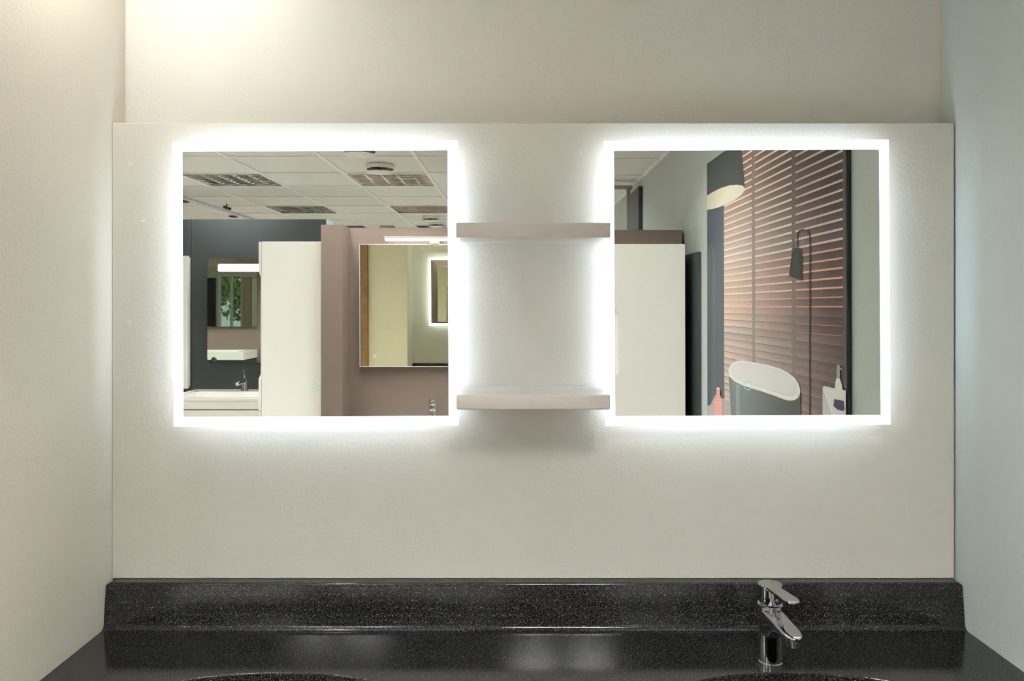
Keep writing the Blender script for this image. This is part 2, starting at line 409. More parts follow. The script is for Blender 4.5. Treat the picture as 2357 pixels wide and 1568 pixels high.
# ------------------------------------------------------------------ main mixer tap
def mixer(loc, label):
    t = thing('mixer_tap', label, 'tap', loc, (0, 0, .0))
    b = BM(); lathe(b, [(.0238, 0), (.0238, .004), (.0222, .0055)], 0, 0, 0, 48); obj('base_ring', b, M_chrome, t, local=True, smooth=True)
    b = BM(); lathe(b, [(.0222, .0055), (.0226, .02), (.0222, .05), (.0214, .08), (.0206, .1085), (.0200, .110)], 0, 0, 0, 64)
    obj('body', b, M_chrome, t, local=True, smooth=True)
    # spout: cross sections from the body forward (-Y)
    b = BM(); secs = []
    path = [(-.000, .0205, .035, .1085), (.012, .0205, .045, .1082), (.03, .0200, .064, .1078), (.06, .0192, .081, .1075), (.09, .0186, .090, .1072), (.112, .0176, .0945, .1068), (.126, .0140, .0965, .1062), (.133, .0085, .0985, .1055), (.136, .003, .100, .1045)]
    n = 24
    for yy, hw, zb, zt in path:
        ring = []
        for i in range(n):
            a = 2*PI*i/n; ca, sa = math.cos(a), math.sin(a)
            sx = math.copysign(abs(ca)**.75, ca); sz = math.copysign(abs(sa)**(.28 if sa > 0 else .85), sa)
            ring.append(b.verts.new((sx*hw, -yy, (zt+zb)/2+sz*(zt-zb)/2)))
        secs.append(ring)
    for u, v in zip(secs, secs[1:]):
        for i in range(n): b.faces.new((u[i], u[(i+1) % n], v[(i+1) % n], v[i]))
    b.faces.new(secs[0]); b.faces.new(secs[-1])
    obj('spout', b, M_chrome, t, local=True, smooth=True, sharp=50)
    b = BM(); lathe(b, [(.0115, .084), (.0125, .085), (.0125, .091), (.0150, .0925), (.0150, .0985)], 0, -.117, 0, 32); a_ = obj('aerator', b, M_chrome, t, local=True, smooth=True)
    b = BM(); lathe(b, [(.0100, .0835), (.0100, .085)], 0, -.117, 0, 24); obj('aerator_mesh', b, M_void, a_, local=False) if False else obj('aerator_screen', b, M_grey, a_, local=True)
    # flange between body and cartridge cap
    b = BM(); lathe(b, [(.0205, .1085), (.0226, .1105), (.0231, .1118), (.0226, .1124), (.0212, .1116), (.0205, .1116)], 0, 0, 0, 64)
    obj('collar', b, M_chrome, t, local=True, smooth=True)
    lev = BM(); lathe(lev, [(.0196, .1135), (.0202, .1145), (.0206, .130), (.0210, .143), (.0212, .146)], 0, 0, 0, 64)
    cap = obj('lever_cap', lev, M_chrome, t, local=True, smooth=True)
    b = BM(); lathe(b, [(.0028, 0), (.0028, .0006), (0, .0008)], 0, 0, 0, 16); b.transform(Matrix.Translation((.006, -.0201, .126)) @ Matrix.Rotation(PI/2, 4, 'X'))
    obj('grub_cover', b, M_grey, cap, local=True, label='small grey plug')
    # handle plate: round head and long paddle
    out = []
    hr = .0228
    for i in range(21):
        a = math.radians(-55.5+(291)*i/20)   # from right side over the back to the left
        out.append((hr*math.cos(a), hr*math.sin(a)*.98))
    pad = [(-.0126, -.030), (-.0133, -.06), (-.0143, -.10), (-.0132, -.115), (-.0095, -.1235), (0, -.1275), (.0095, -.1235), (.0132, -.115), (.0143, -.10), (.0133, -.06), (.0126, -.030)]
    poly = out+pad
    b = BM(); prism(b, poly, 'z', .1455, .1508, .0012)
    for v in b.verts:
        if v.co.y < -.02: v.co.z += (-.02-v.co.y)*.14
    obj('lever', b, M_chrome, t, local=True, smooth=True, sharp=30)
    return t
mixer((.4945, 1.452-D0, ZT), 'chrome single lever mixer tap on the black stone top below the right mirror')

# ================================================================== showroom seen in the mirrors
YT = -2.57   # taupe wall opposite
zt = ZC+.416
b = BM(); box(b, -.925, .942, YT-.12, YT, 0, zt); struct('wall_opposite', b, M_taupe)
b = BM(); box(b, -1.04, -.925, -2.86, -2.41, 0, zt); struct('wall_opposite_return', b, M_taupe)

# ---- tall cabinet A on the return
ya = -2.45
c1 = L(602, 556, ya); top = c1.z
cabA = thing('tall_cabinet', 'tall white cabinet hung beside the anthracite wall, reflected in the left mirror', 'cabinet', (c1.x, ya-.17, ZC-1.2))
b = BM(); box(b, c1.x, -1.041, ya-.35, ya, .42, top, .0015, 1); obj('body', b, M_cab, cabA)
xd = L(595.3, 556, ya).x; zsplit = L(600, 947, ya).z; zh1 = L(600, 629, ya).z; zh0 = L(600, 871, ya).z
prof_d = [(ya-.349, zsplit+.002), (ya-.001, zsplit+.002), (ya-.001, zh0-.006), (ya-.035, zh0+.02), (ya-.035, zh1-.02), (ya-.001, zh1+.006), (ya-.001, top-.002), (ya-.349, top-.002)]
b = BM(); prism(b, prof_d, 'x', xd, c1.x-.002); obj('door', b, M_cab, cabA)
b = BM(); box(b, xd, c1.x-.002, ya-.349, ya-.001, .42, zsplit-.002); obj('door', b, M_cab, cabA)
# ---- tall cabinet B
yb = -2.26
p0 = Q(1577, 562, yb); xl_ = Q(1404, 700, yb).x; zt_ = p0.z
cabB = thing('tall_cabinet', 'tall white cabinet with a notched grip beside the poster, reflected in the right mirror', 'cabinet', ((p0.x+xl_)/2, yb-.15, .42))
b = BM(); box(b, xl_+.003, p0.x-.002, YT+.001, yb-.021, .42, zt_-.001); obj('body', b, M_cab, cabB)
g1 = Q(1423, 722, yb); g0 = Q(1423, 866, yb); gt = Q(1415, 709, yb); gb = Q(1415, 857, yb)
sl = (gt.z-g1.z)/(g1.x-gt.x)
poly = [(xl_, .42), (p0.x, .42), (p0.x, zt_), (xl_, zt_), (xl_, g1.z+sl*(g1.x-xl_)), (g1.x, g1.z), (g1.x, g0.z), (xl_, g0.z+ .9*(g1.x-xl_))]
b = BM(); prism(b, poly, 'y', yb-.019, yb, .0012); obj('door', b, M_cab, cabB)
b = BM(); box(b, xl_+.004, g1.x+.01, yb-.0205, yb-.0192, g0.z-.02, g1.z+.06); obj('grip_recess', b, M_cab, cabB)

# ---- dark slab, column, pole, rail on right wall
s1 = R(MR_, 1605, 580, 'x', XR-.02)
b = BM(); box(b, XR-.022, XR-.0002, YT+.001, s1.y, .25, s1.z); single('side_board', b, M_dark, 'anthracite board fixed on the side wall behind the white cabinet, reflected in the right mirror', 'board')
q1 = R(MR_, 1470, 500, 'x', XR-.03); q2 = R(MR_, 1449, 500, 'x', XR-.03)
b = BM(); box(b, XR-.03, XR-.0002, q2.y, q1.y, 0, ZCEIL-.06); single('wall_post', b, M_dark, 'tall dark grey post on the side wall near the ceiling, reflected in the right mirror', 'post')
pq = Q(1446, 500, -4.05)
pole = thing('post_frame', 'slim grey metal pole and rail under the ceiling, reflected in the right mirror', 'frame', (pq.x, -4.05, 0))
b = BM(); box(b, pq.x-.013, pq.x+.013, -4.063, -4.037, 0, ZCEIL-.055); obj('pole', b, M_grey, pole)
b = BM(); box(b, -.2, pq.x+.028, -4.075, -4.025, ZCEIL-.055, ZCEIL-.03); obj('rail', b, M_grey, pole)
b = BM(); box(b, -.2, -.174, -4.063, -4.037, 0, ZCEIL-.055); obj('pole', b, M_grey, pole)

# ---- dark wall, left
YD = -4.12
zd = L(600, 505, YD).z; xdr = L(750, 600, YD).x
b = BM(); box(b, -3.4, -2.478, YD-.19, YD, 0, zd); box(b, -2.475, xdr, YD-.19, YD, 0, zd)
dw = struct('wall_dark', b, M_dark)
b = BM(); box(b, xdr, xdr+.004, YD-.19, YD, 0, zd); obj('lit_end_sheet', b, mat('painted_end_light', (120, 132, 138), .4), dw)  # end of the dark wall coloured paler for the light falling on it
# white panel left
wp0 = L(423, 589, YD+.06); wp1 = L(432, 589, YD+.06)
b = BM(); box(b, wp1.x-.20, wp1.x, YD+.03, YD+.06, ZC-.64, wp0.z, .002, 1); box(b, wp1.x-.19, wp1.x-.006, YD, YD+.03, ZC-.63, wp0.z-.01)
single('wall_board', b, M_cab, 'narrow tall white board on the anthracite wall left of the rounded mirror', 'board')

# vanity A
va = thing('washstand', 'white washstand with a wide ceramic basin against the anthracite wall', 'washstand', (-2.04, YD+.27, 0))
zA = L(560, 896, YD).z; xa0 = -2.445; xa1 = -1.635; yA = YD+.56
b = BM()
# ceramic slab with recessed bowl
ix0, ix1, iy0, iy1 = xa0+.07, xa1-.07, YD+.16, yA-.05
def ring_rect(bm, x0, x1, y0, y1, z, r, n=5):
    return [bm.verts.new((x, y, z)) for x, y in rrect(x0, x1, y0, y1, r, n)]
lv = [ring_rect(b, xa0, xa1, YD+.001, yA, zA-.018, .006), ring_rect(b, xa0, xa1, YD+.001, yA, zA-.002, .006), ring_rect(b, xa0+.003, xa1-.003, YD+.003, yA-.003, zA, .006),
      ring_rect(b, ix0, ix1, iy0, iy1, zA, .05), ring_rect(b, ix0+.006, ix1-.006, iy0+.006, iy1-.006, zA-.006, .048), ring_rect(b, ix0+.05, ix1-.05, iy0+.04, iy1-.03, zA-.10, .05)]
for u, v in zip(lv, lv[1:]):
    for i in range(len(u)): b.faces.new((u[i], u[(i+1) % len(u)], v[(i+1) % len(u)], v[i]))
b.faces.new(lv[-1]); 
obj('basin', b, M_ceram, va, smooth=True, sharp=30)
z1 = zA-.018; zg = L(560, 943, yA).z
b = BM(); box(b, xa0+.004, xa1-.004, YD+.001, yA-.022, .35, z1-.11); obj('body', b, M_cab, va)
b = BM(); box(b, xa0+.006, xa1-.006, yA-.022, yA-.003, zg, z1, .001, 1); obj('drawer', b, M_cab, va)
b = BM(); box(b, xa0+.006, xa1-.006, yA-.024, yA-.006, .36, zg-.006, .001, 1); obj('drawer', b, M_cab, va)
b = BM(); box(b, xa0+.004, xa1-.004, yA-.03, yA-.0235, .355, z1-.001); obj('gap', b, M_void, va)
# tap on it
def small_tap(loc, label, h):
    t = thing('basin_tap', label, 'tap', loc)
    b = BM(); lathe(b, [(.027, 0), (.026, .004), (.023, .02), (.021, .07*h), (.022, .10*h), (.022, .118*h), (.019, .122*h), (0, .123*h)], 0, 0, 0, 24); obj('body', b, M_chrome, t, local=True, smooth=True)
    b = BM(); tube(b, [(0, .0, .105*h), (0, .06, .100*h), (0, .13, .092*h), (0, .15, .088*h)], [.018, .016, .014, .012], 14); sp = obj('spout', b, M_chrome, t, local=True, smooth=True)
    b = BM(); lathe(b, [(.011, .072*h), (.012, .075*h), (.012, .09*h)], 0, .14, 0, 16); obj('outlet', b, M_chrome, sp, local=True, smooth=True)
    b = BM(); tube(b, [(0, 0, .12*h), (-.004, -.006, .15*h), (-.012, -.012, .20*h), (-.016, -.014, .225*h)], [.007, .0045, .0045, .005], 10); obj('lever', b, M_chrome, t, local=True, smooth=True)
    return t
pt = L(563, 898, YD+.09)
small_tap((pt.x, YD+.09, zA), 'chrome basin tap with an upright pin lever before the anthracite wall', .72)

# rounded mirror A
ma0 = L(477, 594, YD+.03); ma1 = L(480, 835, YD+.03); wA = .62
mA = thing('rounded_mirror', 'rounded rectangular mirror with a bright light bar on the anthracite wall', 'mirror', (ma0.x+wA/2, YD+.02, ma1.z), (0, 0, 0))
b = BM(); prism(b, rrect(ma0.x, ma0.x+wA, ma1.z, ma0.z, .035), 'y', YD+.022, YD+.028); obj('mirror_glass', b, M_mirror_c, mA)
b = BM(); box(b, ma0.x+.05, ma0.x+wA-.05, YD+.001, YD+.022, ma1.z+.05, ma0.z-.05); obj('back_box', b, M_dark, mA)
l0 = L(502, 608, YD+.035); l1 = L(502, 625, YD+.035)
b = BM(); prism(b, rrect(l0.x, ma0.x+wA-(l0.x-ma0.x), l1.z, l0.z, .012), 'y', YD+.0285, YD+.036); obj('light_bar', b, E_bar2, mA, label='glowing white light bar')
lb = L(491.5, 828, YD+.035)
b = BM(); lathe(b, [(.019, 0), (.019, .006), (.016, .009), (.008, .009), (.007, .006), (0, .006)], 0, 0, 0, 24); b.transform(Matrix.Translation((lb.x, YD+.028, lb.z)) @ Matrix.Rotation(-PI/2, 4, 'X'))
obj('switch', b, M_black, mA, smooth=True, label='round black switch')

# ---- track light on the ceiling
tr = thing('track_light', 'slim pale ceiling track with dark clips over the anthracite wall', 'track light', (-2.93, -4.8, ZCEIL-.03))
b = BM(); box(b, -2.945, -2.915, -7.0, -2.6, ZCEIL-.028, ZCEIL-.001); obj('rail', b, M_runner, tr)
for px, py in ((432.5, 463), (545.5, 498)):
    p = R(ML, px, py, 'z', ZCEIL-.03); b = BM(); box(b, -2.955, -2.905, p.y-.05, p.y+.05, ZCEIL-.04, ZCEIL-.0285); obj('clip', b, M_black, tr)
pp = L(522, 499, -5.4)
sp = thing('ceiling_spot', 'small black spotlight head under the ceiling above the anthracite wall', 'spotlight', (pp.x, -5.4, ZCEIL))
b = BM(); tube(b, [(pp.x, -5.4, ZCEIL), (pp.x, -5.4, ZCEIL-.035)], .006, 8); obj('stem', b, M_black, sp)
b = BM(); tube(b, [(pp.x-.024, -5.38, ZCEIL-.03), (pp.x+.03, -5.42, ZCEIL-.05)], .014, 16); obj('head', b, M_black, sp, smooth=True)

# ---- luminaires
fb = None
def fixture(x, y, label):
    global fb
    if fb is None:
        t = thing('ceiling_light', label, 'ceiling light', (x, y, ZCEIL), group='louvred ceiling lights')
        b = BM(); h = .288; z = .118
        box(b, -h, h, -h, h, z, z+.002)
        box(b, -h, -h+.002, -h, h, .004, z); box(b, h-.002, h, -h, h, .004, z); box(b, -h, h, -h, -h+.002, .004, z); box(b, -h, h, h-.002, h, .004, z)
        obj('housing', b, M_reflector, t, local=True)
        b = BM(); h2 = h-.0022
        for q_ in ((-h2, -h2+.003, -h2, h2), (h2-.003, h2, -h2, h2), (-h2, h2, -h2, -h2+.003), (-h2, h2, h2-.003, h2)): box(b, *q_, .003, .040)
        obj('louvre_frame', b, M_louvre, t, local=True)
        for sx in (-.145, .145):
            b = BM(); box(b, sx-.07, sx+.07, -h+.01, h-.01, .050, .062); obj('lamp', b, E_lamp, t, local=True)
        b = BM()
        for k in range(7):
            yy = -h+2*h*(k+1)/8
            prism(b, [(yy-.009, .042), (yy+.009, .042), (yy+.0035, .024), (yy+.001, .006), (yy-.001, .006), (yy-.0035, .024)], 'x', -h+.006, h-.006)
        for k in range(4):
            xx = -h+2*h*(k+1)/5
            prism(b, [(xx-.007, .043), (xx+.007, .043), (xx+.003, .026), (xx+.001, .0055), (xx-.001, .0055), (xx-.0035, .026)], 'Y', -h+.006, h-.006)
        obj('louvre', b, M_louvre, t, local=True)
        fb = t; return t
    r = fb.copy(); COL.objects.link(r); r.location = (x, y, ZCEIL); r['label'] = label
    for ch in fb.children:
        c = ch.copy(); COL.objects.link(c); c.parent = r
    return r
FL = {(-2.146, 6): 'unlit looking louvred ceiling light at upper left of the left mirror', (-.946, 6): 'louvred ceiling light behind the nearer round air vents',
      (-2.146, 9): 'glowing louvred ceiling light above the tall white cabinet in the left mirror', (-.946, 9): 'louvred ceiling light at the right edge of the left mirror, before the far air vents'}
for x, y in fixtures:
    row = round((-3.2+TY*5-TY*.5-y)/TY)
    key = (round(x, 3), row)
    if abs(x+3.346) < .01: FL[key] = 'added louvred fill light over the white washbasin in the left showroom bay'
    if x > -.5: FL[key] = 'added louvred fill light straight behind the camera, %s' % ('nearest the niche' if row == 2 else 'beyond the taupe wall' if row == 6 else 'farthest back')
    lab = FL.get(key)
    if not lab:
        area = 'added straight behind the camera position' if x > -.5 else 'over the washstand niche' if y > -1 and x > -3 else 'added to fill the left showroom bay' if x < -3 else 'over the middle of the showroom' if y > -3 else 'at the far end of the showroom'
        side = 'nearer the side wall' if x > -1.5 or (-5.5 < x < -3) else 'farther from the side wall'
        depth = '' if x > -3 else (', niche row' if y > -2 else ', rear row')
        lab = 'louvred light %s, %s%s' % (area, side, depth)
    fixture(x, y, lab)

# ---- small round downlight over the niche
dl = thing('downlight', 'small round downlight in the ceiling over the left end of the washstand niche', 'ceiling light', (-.72, -.25, ZCEIL))
b = BM(); lathe(b, [(.062, .004), (.066, -.003), (.064, -.005), (.052, -.004), (.050, .004)], 0, 0, 0, 40); obj('trim_ring', b, M_white, dl, local=True, smooth=True)
b = BM(); lathe(b, [(.050, .003), (.050, .001)], 0, 0, 0, 32); obj('lamp', b, E_down, dl, local=True)
# ---- air vents
def vent(x, y, r, label):
    t = thing('air_vent', label, 'vent', (x, y, ZCEIL), group='round ceiling air vents')
    b = BM(); lathe(b, [(r*1.0, .004), (r*1.0, -.022), (r*.95, -.024), (r*.93, -.02), (r*.93, .003)], 0, 0, 0, 40); obj('collar', b, M_white, t, local=True, smooth=True)
    b = BM(); lathe(b, [(r*.9, -.004), (r*.9, .003)], 0, 0, 0, 32); obj('duct', b, M_void, t, local=True)
    b = BM(); lathe(b, [(0, -.050), (r*.55, -.050), (r*.9, -.047), (r*.96, -.043), (r*.9, -.040), (0, -.038)], 0, 0, 0, 40); obj('disc', b, M_white, t, local=True, smooth=True)
    b = BM(); tube(b, [(0, 0, -.039), (0, 0, -.005)], .012, 10); obj('stem', b, M_grey, t, local=True)
    return t
def row_y(j): return -3.2+TY*5-TY*(j+.5)
for px, j, r, lab in ((828, 4, .098, 'round white ceiling vent cut by the top edge of the left mirror'), (875, 5, .095, 'second round white ceiling vent, with a dark gap above its disc'),
                   (992, 10, .09, 'far round ceiling vent, nearer of the two small ones'), (1004, 11, .09, 'farthest small round ceiling vent above the taupe wall')):
    y = row_y(j); x = L(px, 400, y).x
    vent(x, y, r, lab)
ps = L(892, 516, -7.4)
b = BM(); box(b, ps.x-.09, ps.x+.09, -7.42, -7.38, ZCEIL-.05, ZCEIL+.001, .004, 1); single('smoke_detector', b, M_grey, 'small grey box on the far ceiling above the taupe wall', 'detector')

# ---- mirror, bar and washstand on the taupe wall
mt0 = L(827, 562, YT+.04); mt1 = L(827, 845, YT+.04); mxw = .82
aT, bT = .0147, -.0132
mT = thing('wall_mirror', 'large rectangular mirror below the light bar on the taupe wall, reflected in the left mirror', 'mirror', (mt0.x+mxw/2, YT+.024, (mt0.z+mt1.z)/2), (bT, 0, -aT))
hh = (mt0.z-mt1.z)/2
b = BM(); box(b, -mxw/2+.003, mxw/2-.003, 0, .0045, -hh+.003, hh-.003); obj('mirror_glass', b, M_mirror_b, mT, local=True)
b = BM(); frame(b, -mxw/2, mxw/2, -hh, hh, .0028, -.004, .005); obj('mirror_edge', b, M_runner, mT, local=True)
b = BM(); box(b, -mxw/2+.05, mxw/2-.05, -.014, -.0005, -hh+.05, hh-.05); obj('back_box', b, M_dark, mT, local=True)
yL = YT+.12
e0 = L(885, 545, yL); e1 = L(885, 554, yL); xb = L(1000, 550, yL).x; hw = xb-e0.x
bar = thing('light_bar', 'slim glowing light bar above the mirror on the taupe wall', 'wall light', (xb, yL, e1.z))
b = BM(); box(b, e0.x, xb+hw, yL-.02, yL+.015, (e0.z+e1.z)/2, e0.z, .002, 1); obj('cover', b, M_white, bar)
b = BM(); box(b, e0.x+.004, xb+hw-.004, yL-.017, yL+.013, e1.z, (e0.z+e1.z)/2, .003, 1); obj('diffuser', b, E_bar, bar)
bz = L(1000, 562, yL).z
b = BM(); box(b, xb-.024, xb+.024, yL-.04, yL+.004, bz, e1.z-.001, .003, 1); box(b, xb-.02, xb+.02, YT+.0005, yL-.02, e1.z+.002, e0.z-.002); obj('bracket', b, M_white, bar)
vc = thing('washbasin', 'white washbasin hung on the taupe wall, below the frame of the left mirror', 'washbasin', (-.45, YT+.24, .72))
zC = L(996, 919, YT+.1).z-.15
b = BM()
lv = [ring_rect(b, -.86, -.04, YT+.001, YT+.47, zC-.10, .02), ring_rect(b, -.86, -.04, YT+.001, YT+.47, zC-.003, .02), ring_rect(b, -.857, -.043, YT+.004, YT+.467, zC, .02),
      ring_rect(b, -.78, -.12, YT+.15, YT+.43, zC, .05), ring_rect(b, -.74, -.16, YT+.19, YT+.40, zC-.08, .05)]
for u, v in zip(lv, lv[1:]):
    for i in range(len(u)): b.faces.new((u[i], u[(i+1) % len(u)], v[(i+1) % len(u)], v[i]))
b.faces.new(lv[-1]); b.faces.new(lv[0][::-1]); obj('basin', b, M_ceram, vc, smooth=True, sharp=30)
b = BM(); box(b, -.85, -.05, YT+.001, YT+.46, zC-.5, zC-.101); obj('drawer', b, M_cab, vc)
tx = L(996, 930, YT+.1).x
tc_ = thing('basin_tap', 'chrome cylindrical tap in front of the taupe wall, at the mirror’s lower edge'.replace('’', "'"), 'tap', (tx, YT+.1, zC))
b = BM(); lathe(b, [(.021, 0), (.021, .012), (.019, .014), (.019, .085), (.0185, .088), (.019, .090), (.019, .116), (.0185, .118), (.019, .12), (.0195, .148), (.0185, .15), (0, .1505)], 0, 0, 0, 32); obj('body', b, M_chrome, tc_, local=True, smooth=True)
b = BM(); tube(b, [(0, .0, .07), (0, .06, .075), (0, .12, .07)], .011, 14); obj('spout', b, M_chrome, tc_, local=True, smooth=True)
b = BM(); tube(b, [(0, .012, .135), (0, .05, .142)], .0045, 10); obj('lever', b, M_chrome, tc_, local=True, smooth=True)

# knob on the end of the left wall
b = BM(); lathe(b, [(.019, 0), (.019, .006), (.014, .011), (0, .012)], 0, 0, 0, 24); b.transform(Matrix.Translation((-1.14, -.33, ZC-.50)) @ Matrix.Rotation(PI/2, 4, 'X'))
single('wall_button', b, M_white, 'small round white button on the white partition, seen inside the taupe wall mirror', 'button', smooth=True)

# ---- left bay: rounded mirror and basin on the taupe wall facing the dark wall
lm = thing('rounded_mirror', 'rounded mirror above the white washbasin, seen only inside the mirror on the anthracite wall', 'mirror', (-3.8, YB-.02, ZC), (0, 0, 0))
b = BM(); prism(b, rrect(-4.25, -3.42, ZC-.30, ZC+.48, .035), 'y', YB-.026, YB-.02); obj('mirror_glass', b, M_mirror_c, lm)
b = BM(); box(b, -4.2, -3.47, YB-.02, YB-.0005, ZC-.25, ZC+.43); obj('back_box', b, M_dark, lm)
wb = thing('washbasin', 'white washbasin on a dark cabinet, seen only inside the mirror on the anthracite wall', 'washbasin', (-3.85, YB-.25, .5))
zW = ZC-.60
b = BM()
lv = [ring_rect(b, -4.3, -3.42, YB-.5, YB-.001, zW-.10, .01), ring_rect(b, -4.3, -3.42, YB-.5, YB-.001, zW-.003, .01), ring_rect(b, -4.297, -3.423, YB-.497, YB-.004, zW, .01),
      ring_rect(b, -4.2, -3.52, YB-.46, YB-.12, zW, .05), ring_rect(b, -4.16, -3.56, YB-.42, YB-.16, zW-.08, .05)]
for u, v in zip(lv, lv[1:]):
    for i in range(len(u)): b.faces.new((u[i], u[(i+1) % len(u)], v[(i+1) % len(u)], v[i]))
b.faces.new(lv[-1]); b.faces.new(lv[0][::-1]); obj('basin', b, M_ceram, wb, smooth=True, sharp=30)
b = BM(); box(b, -4.28, -3.44, YB-.47, YB-.001, zW-.6, zW-.101, .002, 1); obj('cabinet', b, M_dark, wb)

# ---- outside the far window
b = BM(); box(b, -30, 10, -40, YFAR-.3, -.35, -.3); struct('ground', b, M_ground)
for i, (x, y, h, r, lab) in enumerate(((-13.5, -19, 5.2, 2.3, 'leafy tree outside the far window, farther left'), (-9.5, -16, 4.6, 1.8, 'leafy tree outside the far window, nearer'))):
    t = thing('tree', lab, 'tree', (x, y, -.3))
    b = BM(); tube(b, [(0, 0, 0), (.1, 0, h*.3), (.05, .1, h*.6)], [.2, .16, .08], 8); obj('trunk', b, M_bark, t, local=True)
    b = BM()
    for k in range(1500):
        a = random.uniform(0, 2*PI); u = random.uniform(-1, 1); rr = r*random.uniform(.35, 1)
        p = Vector((rr*math.sqrt(1-u*u)*math.cos(a), rr*math.sqrt(1-u*u)*math.sin(a), h*.62+rr*u*.9))
        e = Euler((random.uniform(0, 6), random.uniform(0, 6), 0)).to_matrix()
        b.faces.new([b.verts.new(p+e @ Vector(v)) for v in ((-.12, 0, 0), (0, -.07, 0), (.12, 0, 0), (0, .07, 0))])
    obj('foliage', b, M_leaf, t, local=True, kind='stuff')

# ================================================================== poster on the side wall
XP = XR-.012
def P(px, py):
    v = R(MR_, px, py, 'x', XP); return (v.y, v.z)
yn = P(1951, 700)[0]; yf = P(1628, 700)[0]; ztop = P(1628, 376.5)[1]; zbot = .12
pst = thing('poster', 'large photo poster of a slatted wood wall and freestanding bathtub, reflected in the right mirror', 'poster', (XP, (yn+yf)/2, zbot))
b = BM(); box(b, XP, XR-.0003, yf, yn, zbot, ztop, .001, 1); obj('board', b, M_dark, pst)
layer = [0]
def flat(name, polys, m, sub=0):
    """polys: list of (points in (y,z), colours per point or one colour)"""
    layer[0] += 1; x = XP-.00025*layer[0]
    b = BM(); cl = b.loops.layers.float_color.new('col')
    for pts, cols in polys:
        vs = [b.verts.new((x, y, z)) for y, z in pts]
        f = b.faces.new(vs)
        one = not isinstance(cols[0], (tuple, list))
        for i, lp in enumerate(f.loops): lp[cl] = lin(cols) if one else lin(cols[i])
        f.normal_update()
        if f.normal.x > 0: f.normal_flip()
    b.transform(wm(pst).inverted())
    me = bpy.data.meshes.new(name); b.to_mesh(me); b.free(); me.materials.append(m)
    o = bpy.data.objects.new(name, me); COL.objects.link(o); o.parent = pst; return o
def clampz(p): return (min(max(p[0], yf+.001), yn-.001), min(max(p[1], zbot+.001), ztop-.001))
def poly_px(pts): return [clampz(P(*p)) for p in pts]
def c3(pts): return poly_px([(1600+x/4.126, 620+y/4.126) for x, y in pts])
def c2(pts): return poly_px([(1600+x/4.9, 320+y/4.9) for x, y in pts])
# background column and floor of the picture
ys0 = P(1667, 700)[0]
zfl = P(1667, 918)[1]
flat('printed_column', [([(yf+.001, zbot), (ys0, zbot), (ys0, ztop-.001), (yf+.001, ztop-.001)], [(54, 60, 67), (54, 60, 67), (44, 48, 53), (32, 36, 40)])], M_print)
flat('printed_column_edge', [(c3([(118, 1300), (150, 1290), (150, -200), (118, -200)]), (44, 49, 57)), (c3([(165, 1250), (190, 1200), (190, -200), (165, -200)]), (60, 64, 68))], M_print)
# slats
ye0 = ys0; ye1 = P(1946, 700)[0]
m1a, m1b, m2a, m2b = P(1732.5, 700)[0], P(1738.6, 700)[0], P(1824, 700)[0], P(1832.3, 700)[0]
def mixc(a, c, t): t = max(0, min(1, t)); return tuple(a[i]+(c[i]-a[i])*t for i in range(3))
zref = P(1733, 320+690/4.9)[1]; pitch = (P(1733, 320+290/4.9)[1]-P(1733, 320+1495/4.9)[1])/15.0
def slatcol(y, z, rnd):
    s = (y-ye0)/(ye1-ye0)          # 0 at the far left of the picture, 1 right
    v = (z-(ZC-.3))/1.0            # height
    base = mixc((222, 197, 184), (78, 67, 66), s*1.1)  # paler left end: print tone, raised further for the glare on it
    dark = mixc((124, 92, 74), (50, 43, 42), s)
    k = max(0, min(1, (z-(ZC+.22))/.28))
    c = mixc(base, dark, k)
    if z < ZC-.1: c = mixc(c, mixc((196, 184, 178), (92, 80, 80), s), .6)
    return tuple(max(0, x*rnd) for x in c)
segs = [(ye0+.004, m1a), (m1b, m2a), (m2b, ye1-.012)]
slats, gaps, shad = [], [], []
zz = zref
while zz < ztop: zz += pitch
k0 = int((zz-zref)/pitch+.5)
zcur = zref+k0*pitch
gh = lambda z: .0068 if z > ZC+.18 else (.0055 if z > ZC+.03 else (.0040 if z > ZC-.02 else .0024))
while zcur > zbot-pitch:
    g = gh(zcur); z1 = min(zcur+pitch-g/2, ztop-.001); z0 = max(zcur+g/2, zbot)
    if z1 > z0:
        for (a, c) in segs:
            rnd = random.uniform(.93, 1.06); nseg = 8
            for i in range(nseg):
                ya_ = a+(c-a)*i/nseg; yb_ = a+(c-a)*(i+1)/nseg
                zm = z0+(z1-z0)*.35
                ca, cb = slatcol(ya_, zcur, rnd), slatcol(yb_, zcur, rnd)
                lo = lambda t: tuple(x*.80 for x in t)
                slats.append(([(ya_, z0), (yb_, z0), (yb_, zm), (ya_, zm)], [ca, cb, tuple(x*.97 for x in cb), tuple(x*.97 for x in ca)]))
                slats.append(([(ya_, zm), (yb_, zm), (yb_, z1), (ya_, z1)], [tuple(x*.97 for x in ca), tuple(x*.97 for x in cb), lo(cb), lo(ca)]))
    if zbot < zcur-g/2 and zcur+g/2 < ztop:
        for si, (a, c) in enumerate(segs):
            s = (0, .5, 1)[si]
            if zcur > ZC+.16: col = mixc((255, 253, 250), (214, 192, 190), s*s)
            elif zcur > ZC+.03: col = mixc((252, 225, 208), (214, 160, 138), s)
            elif zcur > ZC-.02: col = mixc((235, 180, 165), (190, 130, 112), s)
            else: col = random.choice([(120, 84, 74), (150, 104, 92), (86, 74, 70)])
            gaps.append(([(a, zcur-g/2), (c, zcur-g/2), (c, zcur+g/2), (a, zcur+g/2)], [col, col, mixc(col, (255, 255, 255), .0), col]))
    zcur -= pitch
